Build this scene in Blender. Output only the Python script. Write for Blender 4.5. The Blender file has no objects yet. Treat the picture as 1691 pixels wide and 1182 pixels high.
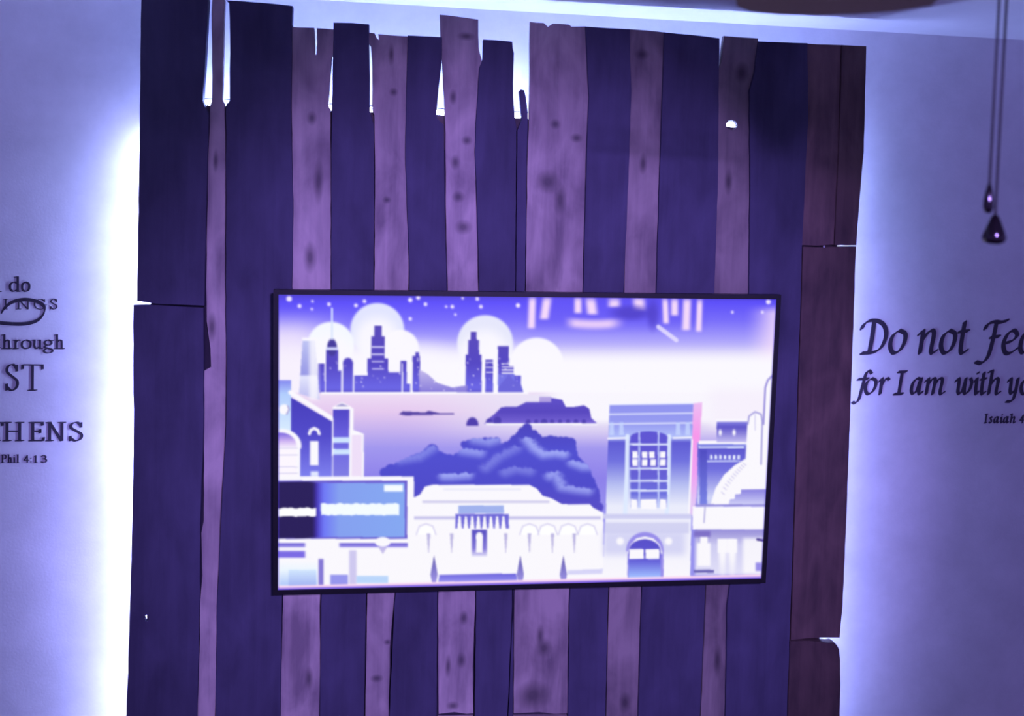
import bpy, bmesh, math, random
import numpy as np
from mathutils import Vector, Matrix
from mathutils.geometry import tessellate_polygon, convex_hull_2d

S = bpy.context.scene
C = S.collection
random.seed(7)
W, H = 1691, 1182

# ------------------------------------------------------------------ camera
F, PX, PY = 1400.0, 845.5, 400.0            # focal length and principal point, pixels
YAW, PITCH, ROLL = math.radians(6.79), math.radians(2.40), math.radians(1.67)
CAM = Vector((0.0, -2.20, 1.84))            # wall face is the plane y = 0


def cam_rot():
    cy, sy, cp, sp, cr, sr = (math.cos(YAW), math.sin(YAW), math.cos(PITCH), math.sin(PITCH),
                              math.cos(ROLL), math.sin(ROLL))
    base = Matrix(((1, 0, 0), (0, 0, -1), (0, 1, 0)))
    ry = Matrix(((cy, 0, -sy), (0, 1, 0), (sy, 0, cy)))
    rp = Matrix(((1, 0, 0), (0, cp, -sp), (0, sp, cp)))
    rr = Matrix(((cr, -sr, 0), (sr, cr, 0), (0, 0, 1)))
    return rr @ rp @ ry @ base


M = cam_rot()
cd = bpy.data.cameras.new('camera')
cam = bpy.data.objects.new('camera', cd)
C.objects.link(cam)
S.camera = cam
cd.sensor_fit = 'HORIZONTAL'
cd.sensor_width = 36.0
cd.lens = 36.0 * F / W
cd.shift_y = (PY - H / 2) / W
mt = M.transposed()
rot = Matrix((mt.col[0], -mt.col[1], -mt.col[2])).transposed()
cam.matrix_world = Matrix.Translation(CAM) @ rot.to_4x4()
cd.clip_start = 0.05
cd.dof.use_dof = True
cd.dof.focus_distance = 2.08
cd.dof.aperture_fstop = (cd.lens / 1000) / 0.011

# ------------------------------------------------------------------ view, world, added spot lamp
S.view_settings.view_transform = 'Standard'
S.view_settings.look = 'None'
S.view_settings.exposure = 0.0
S.view_settings.gamma = 1.0
S.view_settings.use_curve_mapping = False

wd = bpy.data.worlds.new('room_ambience')
S.world = wd
wd.use_nodes = True
wd.node_tree.nodes['Background'].inputs[0].default_value = (0.36, 0.27, 1.0, 1)
wd.node_tree.nodes['Background'].inputs[1].default_value = 0.52

sl = bpy.data.lights.new('added_board_spot', 'SPOT')      # unseen lamp added behind the camera to brighten the boards
sl.energy = 430
sl.color = (0.42, 0.26, 1.0)
sl.spot_size = math.radians(46)
sl.spot_blend = 0.75
sl.shadow_soft_size = 0.08
spot = bpy.data.objects.new('added_board_spot', sl)
C.objects.link(spot)
spot.location = (0.35, -3.0, 2.30)
tgt = Vector((0.28, 0.0, 1.15))
spot.rotation_euler = (tgt - Vector(spot.location)).to_track_quat('-Z', 'Y').to_euler()

LED_LEFT, LED_TOP, LED_RIGHT = 255.0, 115.0, 125.0


def at(px, py, Y):
    """point of the plane y = Y that lies on the photograph's ray through (px, py)"""
    d = mt @ Vector(((px - PX) / F, (py - PY) / F, 1.0))
    return CAM + d * ((Y - CAM.y) / d.y)


# ------------------------------------------------------------------ helpers
def link(name, me, mat=None, parent=None):
    o = bpy.data.objects.new(name, me)
    C.objects.link(o)
    if mat is not None:
        me.materials.append(mat)
    if parent is not None:
        o.parent = parent
        o.matrix_parent_inverse = Matrix.Translation(-parent.location)
    return o


def from_bm(name, bm, mat=None, parent=None, smooth=False):
    bmesh.ops.recalc_face_normals(bm, faces=bm.faces)
    me = bpy.data.meshes.new(name)
    bm.to_mesh(me)
    bm.free()
    if smooth:
        for p in me.polygons:
            p.use_smooth = True
    return link(name, me, mat, parent)


def thing(name, label, cat, loc):
    o = bpy.data.objects.new(name, None)
    C.objects.link(o)
    o.location = loc
    o.empty_display_size = 0.05
    o['label'] = label
    o['category'] = cat
    return o


def add_box(bm, lo, hi):
    lo, hi = Vector(lo), Vector(hi)
    r = bmesh.ops.create_cube(bm, size=1.0)
    for v in r['verts']:
        v.co = Vector(((lo[i] + hi[i]) / 2 + v.co[i] * (hi[i] - lo[i]) for i in range(3)))
    return r['verts']


def tube(bm, pts, rad, n=12):
    rings = []
    for i, p in enumerate(pts):
        p = Vector(p)
        a = Vector(pts[max(i - 1, 0)])
        b = Vector(pts[min(i + 1, len(pts) - 1)])
        t = (b - a).normalized()
        u = t.cross(Vector((0, 1, 0)))
        if u.length < 1e-3:
            u = t.cross(Vector((1, 0, 0)))
        u.normalize()
        v = t.cross(u)
        r = rad[i] if isinstance(rad, (list, tuple)) else rad
        rings.append([bm.verts.new(p + (u * math.cos(k * 2 * math.pi / n) + v * math.sin(k * 2 * math.pi / n)) * r)
                      for k in range(n)])
    for a, b in zip(rings, rings[1:]):
        for k in range(n):
            bm.faces.new((a[k], a[(k + 1) % n], b[(k + 1) % n], b[k]))
    bm.faces.new(rings[0])
    bm.faces.new(rings[-1])


def lathe(bm, centre, prof, n=24):
    """prof: (radius, z) pairs from top to bottom"""
    cx, cy, cz = centre
    rings = []
    for r, z in prof:
        rings.append([bm.verts.new((cx + r * math.cos(k * 2 * math.pi / n), cy + r * math.sin(k * 2 * math.pi / n), cz + z))
                      for k in range(n)])
    for a, b in zip(rings, rings[1:]):
        for k in range(n):
            bm.faces.new((a[k], a[(k + 1) % n], b[(k + 1) % n], b[k]))
    bm.faces.new(rings[0])
    bm.faces.new(rings[-1])


# ------------------------------------------------------------------ materials
def mat_new(name):
    m = bpy.data.materials.new(name)
    m.use_nodes = True
    nt = m.node_tree
    return m, nt, nt.nodes['Principled BSDF']


def plain(name, col, rough=0.6, metal=0.0, spec=0.5):
    m, nt, b = mat_new(name)
    n = nt.nodes.new('ShaderNodeTexNoise')
    n.inputs['Scale'].default_value = 60
    r = nt.nodes.new('ShaderNodeValToRGB')
    r.color_ramp.elements[0].position = 0.3
    r.color_ramp.elements[1].position = 0.7
    r.color_ramp.elements[0].color = (*[c * 0.9 for c in col], 1)
    r.color_ramp.elements[1].color = (*[min(1, c * 1.08) for c in col], 1)
    nt.links.new(n.outputs['Fac'], r.inputs['Fac'])
    nt.links.new(r.outputs['Color'], b.inputs['Base Color'])
    b.inputs['Roughness'].default_value = rough
    b.inputs['Metallic'].default_value = metal
    b.inputs['Specular IOR Level'].default_value = spec
    return m


def glow(name, col, strength):
    m, nt, b = mat_new(name)
    b.inputs['Base Color'].default_value = (0.8, 0.8, 0.8, 1)
    b.inputs['Emission Color'].default_value = (*col, 1)
    b.inputs['Emission Strength'].default_value = strength
    return m


def paint(name, col, spread=0.10, bump=0.02):
    """rolled wall paint: faint cloudy tone and orange-peel bump"""
    m, nt, b = mat_new(name)
    tc = nt.nodes.new('ShaderNodeTexCoord')
    n = nt.nodes.new('ShaderNodeTexNoise')
    n.inputs['Scale'].default_value = 5
    n.inputs['Detail'].default_value = 7
    n.inputs['Roughness'].default_value = 0.65
    r = nt.nodes.new('ShaderNodeValToRGB')
    r.color_ramp.elements[0].position = 0.3
    r.color_ramp.elements[1].position = 0.7
    r.color_ramp.elements[0].color = (*[c * (1 - spread) for c in col], 1)
    r.color_ramp.elements[1].color = (*[min(1, c * (1 + spread)) for c in col], 1)
    n2 = nt.nodes.new('ShaderNodeTexNoise')
    n2.inputs['Scale'].default_value = 160
    bp = nt.nodes.new('ShaderNodeBump')
    bp.inputs['Strength'].default_value = 0.25
    bp.inputs['Distance'].default_value = bump * 0.05
    for k in (n, n2):
        nt.links.new(tc.outputs['Object'], k.inputs['Vector'])
    nt.links.new(n.outputs['Fac'], r.inputs['Fac'])
    nt.links.new(r.outputs['Color'], b.inputs['Base Color'])
    nt.links.new(n2.outputs['Fac'], bp.inputs['Height'])
    nt.links.new(bp.outputs['Normal'], b.inputs['Normal'])
    b.inputs['Roughness'].default_value = 0.85
    b.inputs['Specular IOR Level'].default_value = 0.2
    return m


def wood(name, base, dark, seed=0.0, contrast=1.0, knots=()):
    """weathered pallet board: grain along z, blotches, and knots ((x, z), rx, rz)"""
    m, nt, b = mat_new(name)
    N, L = nt.nodes, nt.links
    tc = N.new('ShaderNodeTexCoord')
    mp = N.new('ShaderNodeMapping')
    mp.inputs['Location'].default_value = (seed * 3.1, seed, seed * 1.7)
    mp.inputs['Scale'].default_value = (38, 38, 2.2)
    L.new(tc.outputs['Object'], mp.inputs['Vector'])
    g = N.new('ShaderNodeTexNoise')
    g.inputs['Scale'].default_value = 1.0
    g.inputs['Detail'].default_value = 6
    g.inputs['Roughness'].default_value = 0.6
    g.inputs['Distortion'].default_value = 0.6
    L.new(mp.outputs['Vector'], g.inputs['Vector'])
    mp2 = N.new('ShaderNodeMapping')
    mp2.inputs['Location'].default_value = (seed * 1.3, seed * 2.2, seed)
    mp2.inputs['Scale'].default_value = (13, 13, 6)
    L.new(tc.outputs['Object'], mp2.inputs['Vector'])
    bl = N.new('ShaderNodeTexNoise')
    bl.inputs['Scale'].default_value = 1.0
    bl.inputs['Detail'].default_value = 4
    bl.inputs['Distortion'].default_value = 0.4
    L.new(mp2.outputs['Vector'], bl.inputs['Vector'])
    mx = N.new('ShaderNodeMath')
    mx.operation = 'MULTIPLY_ADD'
    mx.inputs[1].default_value = 0.30
    L.new(g.outputs['Fac'], mx.inputs[0])
    ml = N.new('ShaderNodeMath')
    ml.operation = 'MULTIPLY'
    ml.inputs[1].default_value = 0.70
    L.new(bl.outputs['Fac'], ml.inputs[0])
    L.new(ml.outputs[0], mx.inputs[2])
    rp = N.new('ShaderNodeValToRGB')
    rp.color_ramp.elements[0].position = 0.5 - 0.15 / contrast
    rp.color_ramp.elements[1].position = 0.5 + 0.13 / contrast
    rp.color_ramp.elements[0].color = (*dark, 1)
    rp.color_ramp.elements[1].color = (*base, 1)
    L.new(mx.outputs[0], rp.inputs['Fac'])
    out = rp.outputs['Color']
    for (kx, kz), rx, rz in knots:
        mk = N.new('ShaderNodeMapping')
        mk.vector_type = 'TEXTURE'
        mk.inputs['Location'].default_value = (kx, 0, kz)
        mk.inputs['Scale'].default_value = (rx, 50, rz)
        L.new(tc.outputs['Object'], mk.inputs['Vector'])
        gr = N.new('ShaderNodeTexGradient')
        gr.gradient_type = 'SPHERICAL'
        L.new(mk.outputs['Vector'], gr.inputs['Vector'])
        kr = N.new('ShaderNodeValToRGB')
        kr.color_ramp.elements[0].position = 0.0
        kr.color_ramp.elements[1].position = 0.8
        kr.color_ramp.elements[1].color = (.75, .75, .75, 1)
        L.new(gr.outputs['Fac'], kr.inputs['Fac'])
        mix = N.new('ShaderNodeMix')
        mix.data_type = 'RGBA'
        L.new(kr.outputs['Color'], mix.inputs['Factor'])
        L.new(out, mix.inputs['A'])
        mix.inputs['B'].default_value = (dark[0] * .3, dark[1] * .3, dark[2] * .35, 1)
        out = mix.outputs['Result']
    L.new(out, b.inputs['Base Color'])
    bp = N.new('ShaderNodeBump')
    bp.inputs['Strength'].default_value = 0.35
    bp.inputs['Distance'].default_value = 0.002
    L.new(g.outputs['Fac'], bp.inputs['Height'])
    L.new(bp.outputs['Normal'], b.inputs['Normal'])
    b.inputs['Roughness'].default_value = 0.75
    b.inputs['Specular IOR Level'].default_value = 0.25
    return m


M_WALL = paint('wall_paint', (0.74, 0.74, 0.78))
M_CEIL = paint('ceiling_paint', (0.80, 0.80, 0.82), 0.04)
M_FLOOR = wood('floor_boards', (0.16, 0.11, 0.09), (0.08, 0.055, 0.045), 2.0)
M_TRIM = plain('trim_paint', (0.7, 0.7, 0.72), 0.5)
M_BLACK = plain('black_plastic', (0.015, 0.015, 0.018), 0.35)
M_LIGHT_BLOCK = plain('light_block_dark', (0.03, 0.025, 0.04), 0.9)
M_RAIL = wood('rail_wood', (0.14, 0.11, 0.11), (0.07, 0.055, 0.06), 5.0)
M_VINYL = plain('black_vinyl', (0.035, 0.028, 0.05), 0.6)
M_STEEL = plain('nail_steel', (0.75, 0.75, 0.78), 0.25, 1.0)
M_CHAIN = plain('dark_bronze_chain', (0.03, 0.025, 0.03), 0.5, 0.3)
M_FOB = plain('dark_lacquered_wood', (0.006, 0.004, 0.006), 0.12)
M_BLADE = plain('brown_fan_blade', (0.30, 0.22, 0.16), 0.7)

# ------------------------------------------------------------------ the setting
zc = [at(x, y, 0.0).z for x, y in ((650, 8), (1150, 33.5), (1491, 54), (1691, 68))]
CEIL = sum(zc) / 4


def struct(name, lo, hi, mat):
    bm = bmesh.new()
    add_box(bm, lo, hi)
    o = from_bm(name, bm, mat)
    o['kind'] = 'structure'
    return o


struct('wall_back', (-3.0, 0.0, -0.1), (3.6, 0.12, CEIL), M_WALL)
struct('ceiling', (-3.0, -4.2, CEIL), (3.6, 0.12, CEIL + 0.1), M_CEIL)
struct('floor', (-3.0, -4.2, -0.1), (3.6, 0.0, 0.0), M_FLOOR)
struct('baseboard_back', (-3.0, -0.016, 0.0), (3.6, 0.0, 0.11), M_TRIM)

# ------------------------------------------------------------------ the wooden panel
YB = -0.125                                  # back of the boards
BOT = 0.25                                   # lower end of the panel
panel = thing('pallet_wood_panel', 'tall backlit panel of mismatched upright dark and pale pallet boards behind the television',
              'wall panel', (at(830, 600, 0).x, YB, BOT))


def wavy(pts, amp, step=0.03):
    """subdivide an outline (x, z) and roughen it"""
    out = []
    n = len(pts)
    for i in range(n):
        a, b = Vector(pts[i]), Vector(pts[(i + 1) % n])
        d = b - a
        k = max(1, int(d.length / step))
        nrm = Vector((-d.y, d.x)).normalized() if d.length > 1e-9 else Vector((0, 0))
        for j in range(k):
            j_ = random.uniform(-amp, amp) if 0 < j else 0
            out.append(a + d * (j / k) + nrm * j_)
    return out


def board(name, outline, thick, mat, holes=(), amp=0.0006, parent=panel):
    """outline in photograph pixels, set on the front plane of the board"""
    yf = YB - thick

    def w(p):
        q = at(p[0], p[1], yf)
        return (q.x, max(q.z, BOT))
    loops = [wavy([w(p) for p in outline], amp)]
    for h in holes:
        loops.append([Vector(w(p)) for p in h])
    bm = bmesh.new()
    tri = tessellate_polygon([[Vector((p[0], p[1], 0)) for p in lp] for lp in loops])
    flat = [p for lp in loops for p in lp]
    e = 0.0018
    # slightly eased front edge: front outline is shrunk by e
    inner = []
    for lp in loops:
        n = len(lp)
        area = sum(lp[i][0] * lp[(i + 1) % n][1] - lp[(i + 1) % n][0] * lp[i][1] for i in range(n))
        sgn = 1 if area > 0 else -1
        if lp is not loops[0]:
            sgn = -sgn
        for i in range(n):
            a, b = Vector(lp[i - 1]), Vector(lp[(i + 1) % n])
            d = (b - a)
            nn = Vector((-d.y, d.x)).normalized() if d.length > 1e-9 else Vector((0, 0))
            inner.append(Vector(lp[i]) + nn * e * 0.5 * sgn)
    vf = [bm.verts.new((p[0], yf, p[1])) for p in inner]
    vm = [bm.verts.new((p[0], yf + e, p[1])) for p in flat]
    vb = [bm.verts.new((p[0], YB, p[1])) for p in flat]
    for t in tri:
        bm.faces.new([vf[i] for i in t])
        bm.faces.new([vb[i] for i in reversed(t)])
    k = 0
    for lp in loops:
        n = len(lp)
        for i in range(n):
            a, b = k + i, k + (i + 1) % n
            bm.faces.new((vf[a], vf[b], vm[b], vm[a]))
            bm.faces.new((vm[a], vm[b], vb[b], vb[a]))
        k += n
    return from_bm(name, bm, mat, parent)


def oval(cx, cy, rx, ry, n=14, jit=0.1):
    return [(cx + rx * math.cos(i * 2 * math.pi / n) * (1 + random.uniform(-jit, jit)),
             cy + ry * math.sin(i * 2 * math.pi / n) * (1 + random.uniform(-jit, jit))) for i in range(n)]


def kn(px, py, rx, rz, thick=0.014):
    p = at(px, py, YB - thick)
    return ((p.x, p.z), rx * 0.0015, rz * 0.0015)


DK, LT = 0.022, 0.014
DARK = (0.086, 0.084, 0.148)
DARKD = (0.050, 0.048, 0.088)
PALE = (0.58, 0.50, 0.46)
PALED = (0.24, 0.20, 0.215)
BRN = (0.21, 0.14, 0.125)
BRND = (0.075, 0.052, 0.056)


def dk(i, k=1.0):
    return wood('dark_board_%d' % i, [c * k for c in DARK], [c * k for c in DARKD], i * 1.37, 0.8)


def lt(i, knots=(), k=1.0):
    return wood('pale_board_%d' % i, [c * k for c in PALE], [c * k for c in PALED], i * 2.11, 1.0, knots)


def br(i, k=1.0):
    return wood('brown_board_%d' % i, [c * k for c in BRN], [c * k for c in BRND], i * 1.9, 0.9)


END = 1700
# left edge column: two dark boards, one above the other
board('plank', [(233, -60), (343, -60), (343.5, 0), (341, 50), (338, 110), (335, 150), (334.5, 166), (338, 175), (345, 190), (342, 300), (339, 420),
                (337, 505), (300, 503.5), (264, 502.5), (252, 501), (238, 498.5), (226, 497), (227.5, 400), (229, 300), (231, 150)], DK, dk(1))
board('plank', [(220, 503.5), (240, 503), (262, 503.5), (300, 506), (336, 508), (336.5, 700), (331, 850), (330, 1000), (326, 1182), (318, END),
                (196, END), (208, 1182), (211, 1110), (214, 1000), (218, 850), (220.5, 700), (219.5, 600), (219.5, 540)], 0.012, dk(2),
      holes=[oval(242.0, 1020.5, 4.0, 4.8)])
board('plank', [(350, -2), (371, -1), (371, 4), (369.5, 60), (368.5, 110), (368, 166), (371, 172), (372, 250), (372, 350), (371.5, 470), (373, 600),
                (372, 700), (364, 850), (358, 1000), (357, 1100), (355, 1182), (342, END), (314, END), (326, 1182), (329, 1080), (330, 1000), (334, 950), (332, 880),
                (336, 860), (337, 700), (337, 612), (348, 606), (347, 575), (341, 530), (340, 470), (342, 350), (343, 280), (347, 172), (349.5, 166), (350, 80), (349, 20)],
      LT, lt(3, [kn(356, 265, 5, 20), kn(350, 540, 8, 26)]))
board('plank', [(373, 0), (430, 4), (483, 9.5), (482, 45), (481, 200), (484, 350), (482, 480), (472, 800), (465, 1000), (463, 1182), (450, END), (342, END),
                (356, 1182), (358, 1000), (365, 850), (373, 700), (374, 600), (372.5, 470), (373, 350), (373, 172), (379, 166), (379.5, 60), (378, 5)], DK, dk(4))
board('plank', [(482, 44.5), (500, 45), (518.5, 45.5), (519.5, 60), (520, 88), (522, 91), (523.5, 70), (523, 46), (553, 48), (553, 86), (548, 94), (545, 130), (542, 174),
                (545.5, 180), (546.5, 300), (546, 480), (533, 900), (528, 1000), (529, 1110), (527, 1182), (516, END), (449, END), (462, 1182), (467, 1000), (470, 900),
                (482, 480), (484, 350), (481.5, 200)], LT,
      lt(5, [kn(515, 195, 9, 13), kn(526, 300, 9, 40), kn(512, 425, 12, 28), kn(510, 1120, 8, 22)]))
board('plank', [(550.5, 37), (580, 37.5), (609.5, 40), (609, 75), (610.5, 130), (610.5, 183), (617, 205), (618, 300), (617, 480), (608, 800), (604, 1000), (601, 1182), (590, END),
                (517, END), (528, 1182), (530, 1000), (547, 480), (547, 250), (548, 178), (549, 120), (550, 85)], DK, dk(6))
board('plank', [(606.5, 53), (619, 55), (621.5, 62), (626, 66), (624.5, 56), (648, 58), (677, 60), (675, 150), (671, 250), (675, 450), (667, 800), (650, 1000), (644, 1070), (642, 1182),
                (632, END), (591, END), (603, 1182), (606, 1000), (618, 480), (619, 300), (618, 190), (614.5, 183), (614.8, 110), (612.5, 76), (606.5, 68)], LT,
      lt(7, [kn(639, 330, 8, 7), kn(646, 90, 6, 20), kn(650, 152, 8, 8), kn(622, 1120, 12, 8), kn(640, 1060, 7, 6)], 0.9))
board('plank', [(673, 58), (700, 59.5), (730, 61), (730, 90), (728, 113), (724.5, 145), (721, 186), (722, 196), (733, 206), (735, 350), (738, 480), (722, 1000), (721, 1182), (708, END), (633, END), (643, 1182), (651, 1000),
                (668, 800), (676, 450), (669, 250), (671, 150)], DK, dk(8))
board('plank', [(726, 24), (740, 25), (790, 32), (790, 60), (791, 82), (796, 100), (793, 130), (789, 180), (787, 230), (785, 260), (787, 350), (790, 480), (785, 1000), (781, 1100), (782, 1178),
                (770, 1179), (750, 1176), (724, 1179), (723, 1000), (739, 480), (736, 350), (735.5, 220), (734, 190), (731, 120), (727.5, 65)], LT,
      lt(9, [kn(770, 60, 16, 8), kn(748, 160, 7, 14), kn(771, 232, 10, 9), kn(757, 325, 12, 11), kn(752, 268, 9, 14), kn(765, 375, 16, 14), kn(762, 1090, 9, 15), kn(740, 1100, 6, 22), kn(748, 1165, 12, 9), kn(766, 1020, 8, 14)]))
board('plank', [(723, 1186), (782, 1185), (770, END), (710, END)], LT, lt(10))
board('plank', [(798, 65), (820, 66), (846, 68.5), (847, 80), (849, 88), (848, 110), (847.5, 160), (850, 190), (853, 210), (851, 480), (846, 1000), (838, 1182), (830, END), (772, END), (784, 1182), (786, 1000), (791, 480),
                (788, 350), (784, 250), (787, 180), (791.5, 112), (797.5, 97)], DK, dk(11))
board('plank', [(857, 151), (860, 147.5), (866, 149), (868.5, 160), (872, 188), (870, 260), (867, 480), (848, 1000), (847, 1182), (842, END), (832, END), (839, 1182), (847, 1000), (852, 480),
                (854, 215), (861, 198), (858.5, 165)], LT, dk(12))
board('plank', [(875, 35.5), (886, 37), (898, 37.5), (905, 44), (913, 38.5), (940, 40), (944, 44), (968, 43), (971, 60), (972, 160), (968, 250), (962, 480), (944, 900), (939, 1000), (937, 1178),
                (915, 1179), (890, 1176), (848, 1178), (849, 1000), (868, 480), (871, 260), (873.5, 190), (874.5, 100)], LT,
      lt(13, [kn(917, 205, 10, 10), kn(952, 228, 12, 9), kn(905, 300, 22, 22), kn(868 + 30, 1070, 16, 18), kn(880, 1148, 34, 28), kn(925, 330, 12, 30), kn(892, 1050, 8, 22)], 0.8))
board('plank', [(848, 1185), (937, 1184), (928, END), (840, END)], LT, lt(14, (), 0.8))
board('plank', [(967, 43.5), (1005, 46), (1041, 48), (1041, 100), (1043, 150), (1038, 300), (1030, 480), (1008, 900), (1004, 1000), (1000, 1182), (990, END), (930, END), (938, 1182), (940, 1000),
                (945, 900), (963, 480), (969, 250), (972.5, 160)], DK, dk(15))
board('plank', [(1037, 47.5), (1070, 50), (1101, 53.5), (1099, 100), (1096, 180), (1091, 300), (1083, 480), (1062, 900), (1058, 1000), (1053, 1182), (1040, END), (991, END), (1001, 1182),
                (1005, 1000), (1009, 900), (1031, 480), (1034, 300), (1038, 150), (1037, 100)], LT,
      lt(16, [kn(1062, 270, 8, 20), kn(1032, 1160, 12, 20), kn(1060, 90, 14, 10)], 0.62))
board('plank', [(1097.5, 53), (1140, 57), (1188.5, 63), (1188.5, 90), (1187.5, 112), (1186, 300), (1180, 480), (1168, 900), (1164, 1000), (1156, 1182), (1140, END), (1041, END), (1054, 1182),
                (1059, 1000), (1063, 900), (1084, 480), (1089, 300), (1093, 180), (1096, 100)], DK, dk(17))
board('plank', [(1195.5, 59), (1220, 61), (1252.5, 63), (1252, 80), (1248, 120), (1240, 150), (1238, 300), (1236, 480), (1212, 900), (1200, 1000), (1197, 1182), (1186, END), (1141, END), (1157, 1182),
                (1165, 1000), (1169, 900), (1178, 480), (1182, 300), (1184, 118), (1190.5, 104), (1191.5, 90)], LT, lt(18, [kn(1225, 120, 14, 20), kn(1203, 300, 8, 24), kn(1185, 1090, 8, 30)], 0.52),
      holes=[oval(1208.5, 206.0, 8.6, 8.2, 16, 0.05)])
board('plank', [(1253, 68), (1290, 69.5), (1334, 71), (1335, 200), (1330, 300), (1325, 405), (1316, 700), (1306, 1000), (1300, 1182), (1290, END), (1187, END), (1198, 1182), (1201, 1000), (1213, 900),
                (1237, 480), (1239, 300), (1238, 150), (1246, 120)], DK, dk(19))
# right edge column: two narrow boards, one wide below them, one more at the foot
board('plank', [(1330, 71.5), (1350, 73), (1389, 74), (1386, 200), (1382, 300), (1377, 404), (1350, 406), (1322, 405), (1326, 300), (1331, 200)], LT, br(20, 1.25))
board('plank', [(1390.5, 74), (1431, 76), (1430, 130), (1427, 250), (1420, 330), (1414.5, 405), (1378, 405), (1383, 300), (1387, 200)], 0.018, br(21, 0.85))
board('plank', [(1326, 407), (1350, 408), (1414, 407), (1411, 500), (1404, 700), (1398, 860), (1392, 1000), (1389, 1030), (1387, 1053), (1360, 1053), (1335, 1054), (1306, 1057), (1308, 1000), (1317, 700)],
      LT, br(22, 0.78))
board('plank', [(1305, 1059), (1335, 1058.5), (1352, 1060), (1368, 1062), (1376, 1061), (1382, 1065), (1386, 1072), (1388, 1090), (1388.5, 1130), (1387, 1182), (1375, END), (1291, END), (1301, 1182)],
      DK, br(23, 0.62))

# frame behind the boards: top rail, side rails, plus an added dark sheet that blocks light leaks lower down
RT = sum(at(x, y, YB).z for x, y in ((343, 166), (546, 177), (727, 189), (860, 197))) / 4 - 0.004
XL, XR = at(267, 503, -0.035).x, at(1326, 1056, -0.035).x
bm = bmesh.new()
add_box(bm, (XL, YB, RT - 0.085), (XR, 0.0, RT))
from_bm('top_rail', bm, M_RAIL, panel)
for x0, x1 in ((XL, XL + 0.04), (XR - 0.04, XR)):
    bm = bmesh.new()
    add_box(bm, (x0, YB, BOT + 0.03), (x1, 0.0, RT - 0.085))
    from_bm('side_rail', bm, M_RAIL, panel)
bm = bmesh.new()
add_box(bm, (XL + 0.04, YB, BOT + 0.03), (XR - 0.04, YB + 0.006, RT - 0.085))
from_bm('light_block_sheet', bm, M_LIGHT_BLOCK, panel)
# bright nail at the joint of the right column
p = at(1360, 407, YB - LT)
bm = bmesh.new()
tube(bm, [(p.x, YB - LT - 0.003, p.z), (p.x, YB + 0.0, p.z)], 0.003, 10)
from_bm('nail', bm, M_STEEL, panel)

# ------------------------------------------------------------------ light rope behind the panel
rope = thing('led_light_rope', 'white and blue glowing light rope on the frame behind the wooden panel', 'light rope', (0, -0.035, RT))
RR = 0.0055
BLUE, COOL = (0.31, 0.41, 1.0), (0.38, 0.45, 1.0)
bm = bmesh.new()
tube(bm, [(XL + 0.05, YB + 0.034, RT + 0.009), (XR, YB + 0.034, RT + 0.009)], RR)
from_bm('top_run', bm, glow('led_top', BLUE, LED_TOP), rope, True)
bm = bmesh.new()
tube(bm, [(XL - RR, -0.035, RT - 0.075), (XL - RR, -0.035, BOT + 0.05)], RR)
from_bm('left_run', bm, glow('led_left', COOL, LED_LEFT), rope, True)
bm = bmesh.new()
tube(bm, [(XR + RR, -0.035, RT - 0.02), (XR + RR, -0.035, BOT + 0.05)], RR)
from_bm('right_run', bm, glow('led_right', BLUE, LED_RIGHT), rope, True)
bm = bmesh.new()
tube(bm, [(XL, YB + 0.022, RT + 0.0175), (XR, YB + 0.022, RT + 0.0175)], 0.0012, 8)
from_bm('feed_wire', bm, M_BLACK, rope, True)

# ------------------------------------------------------------------ television
YT, YBOT = -0.235, -0.200                    # tilted a little downwards
tl, tr = at(460, 486, YT), at(1282, 494, YT)
brc, blc = at(1257, 955, YBOT), at(459, 974, YBOT)
tv = thing('television', 'flat television mounted on the wooden panel, showing a bright violet city picture', 'television', (tl + tr + brc + blc) / 4)
nrm = (tr - tl).cross(blc - tl).normalized()
if nrm.y > 0:
    nrm = -nrm


def sc(u, v, d=0.0):
    a = tl.lerp(tr, u)
    b = blc.lerp(brc, u)
    return a.lerp(b, v) + nrm * d


def homography(src, dst):
    A = []
    for (x, y), (u, v) in zip(src, dst):
        A.append([x, y, 1, 0, 0, 0, -u * x, -u * y, -u])
        A.append([0, 0, 0, x, y, 1, -v * x, -v * y, -v])
    return np.linalg.svd(np.array(A, float))[2][-1].reshape(3, 3)


# --- the picture on the screen: a plain made-up city by the water, painted numerically
NU, NV, SS = 560, 324, 2
HM = homography([(0, 0), (1, 0), (1, 1), (0, 1)], [(460, 486), (1282, 494), (1257, 955), (459, 974)])
uu, vv = np.meshgrid((np.arange(NU * SS) + .5) / (NU * SS), (np.arange(NV * SS) + .5) / (NV * SS))
q = np.stack([uu, vv, np.ones_like(uu)], -1) @ HM.T
X, Y = q[..., 0] / q[..., 2], q[..., 1] / q[..., 2]
rng = np.random.default_rng(3)
img = np.zeros(X.shape + (3,))


def smooth(a, b, t):
    t = np.clip((t - a) / (b - a), 0, 1)
    return t * t * (3 - 2 * t)


def vgrad(stops, t=None):
    t = Y if t is None else t
    ys = [s[0] for s in stops]
    return np.stack([np.interp(t, ys, [s[1][k] for s in stops]) for k in range(3)], -1)


def fill(mask, col, a=1.0):
    global img
    m = (mask * a)[..., None]
    c = np.array(col, float) if not isinstance(col, np.ndarray) else col
    img = img * (1 - m) + c * m


def poly(pts):
    x0, x1 = min(p[0] for p in pts), max(p[0] for p in pts)
    y0, y1 = min(p[1] for p in pts), max(p[1] for p in pts)
    ins = np.zeros(X.shape, bool)
    n = len(pts)
    for i in range(n):
        (ax, ay), (bx, by) = pts[i], pts[(i + 1) % n]
        if ay == by:
            continue
        c = ((ay > Y) != (by > Y)) & (X < (bx - ax) * (Y - ay) / (by - ay) + ax)
        ins ^= c
    return ins.astype(float)


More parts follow.
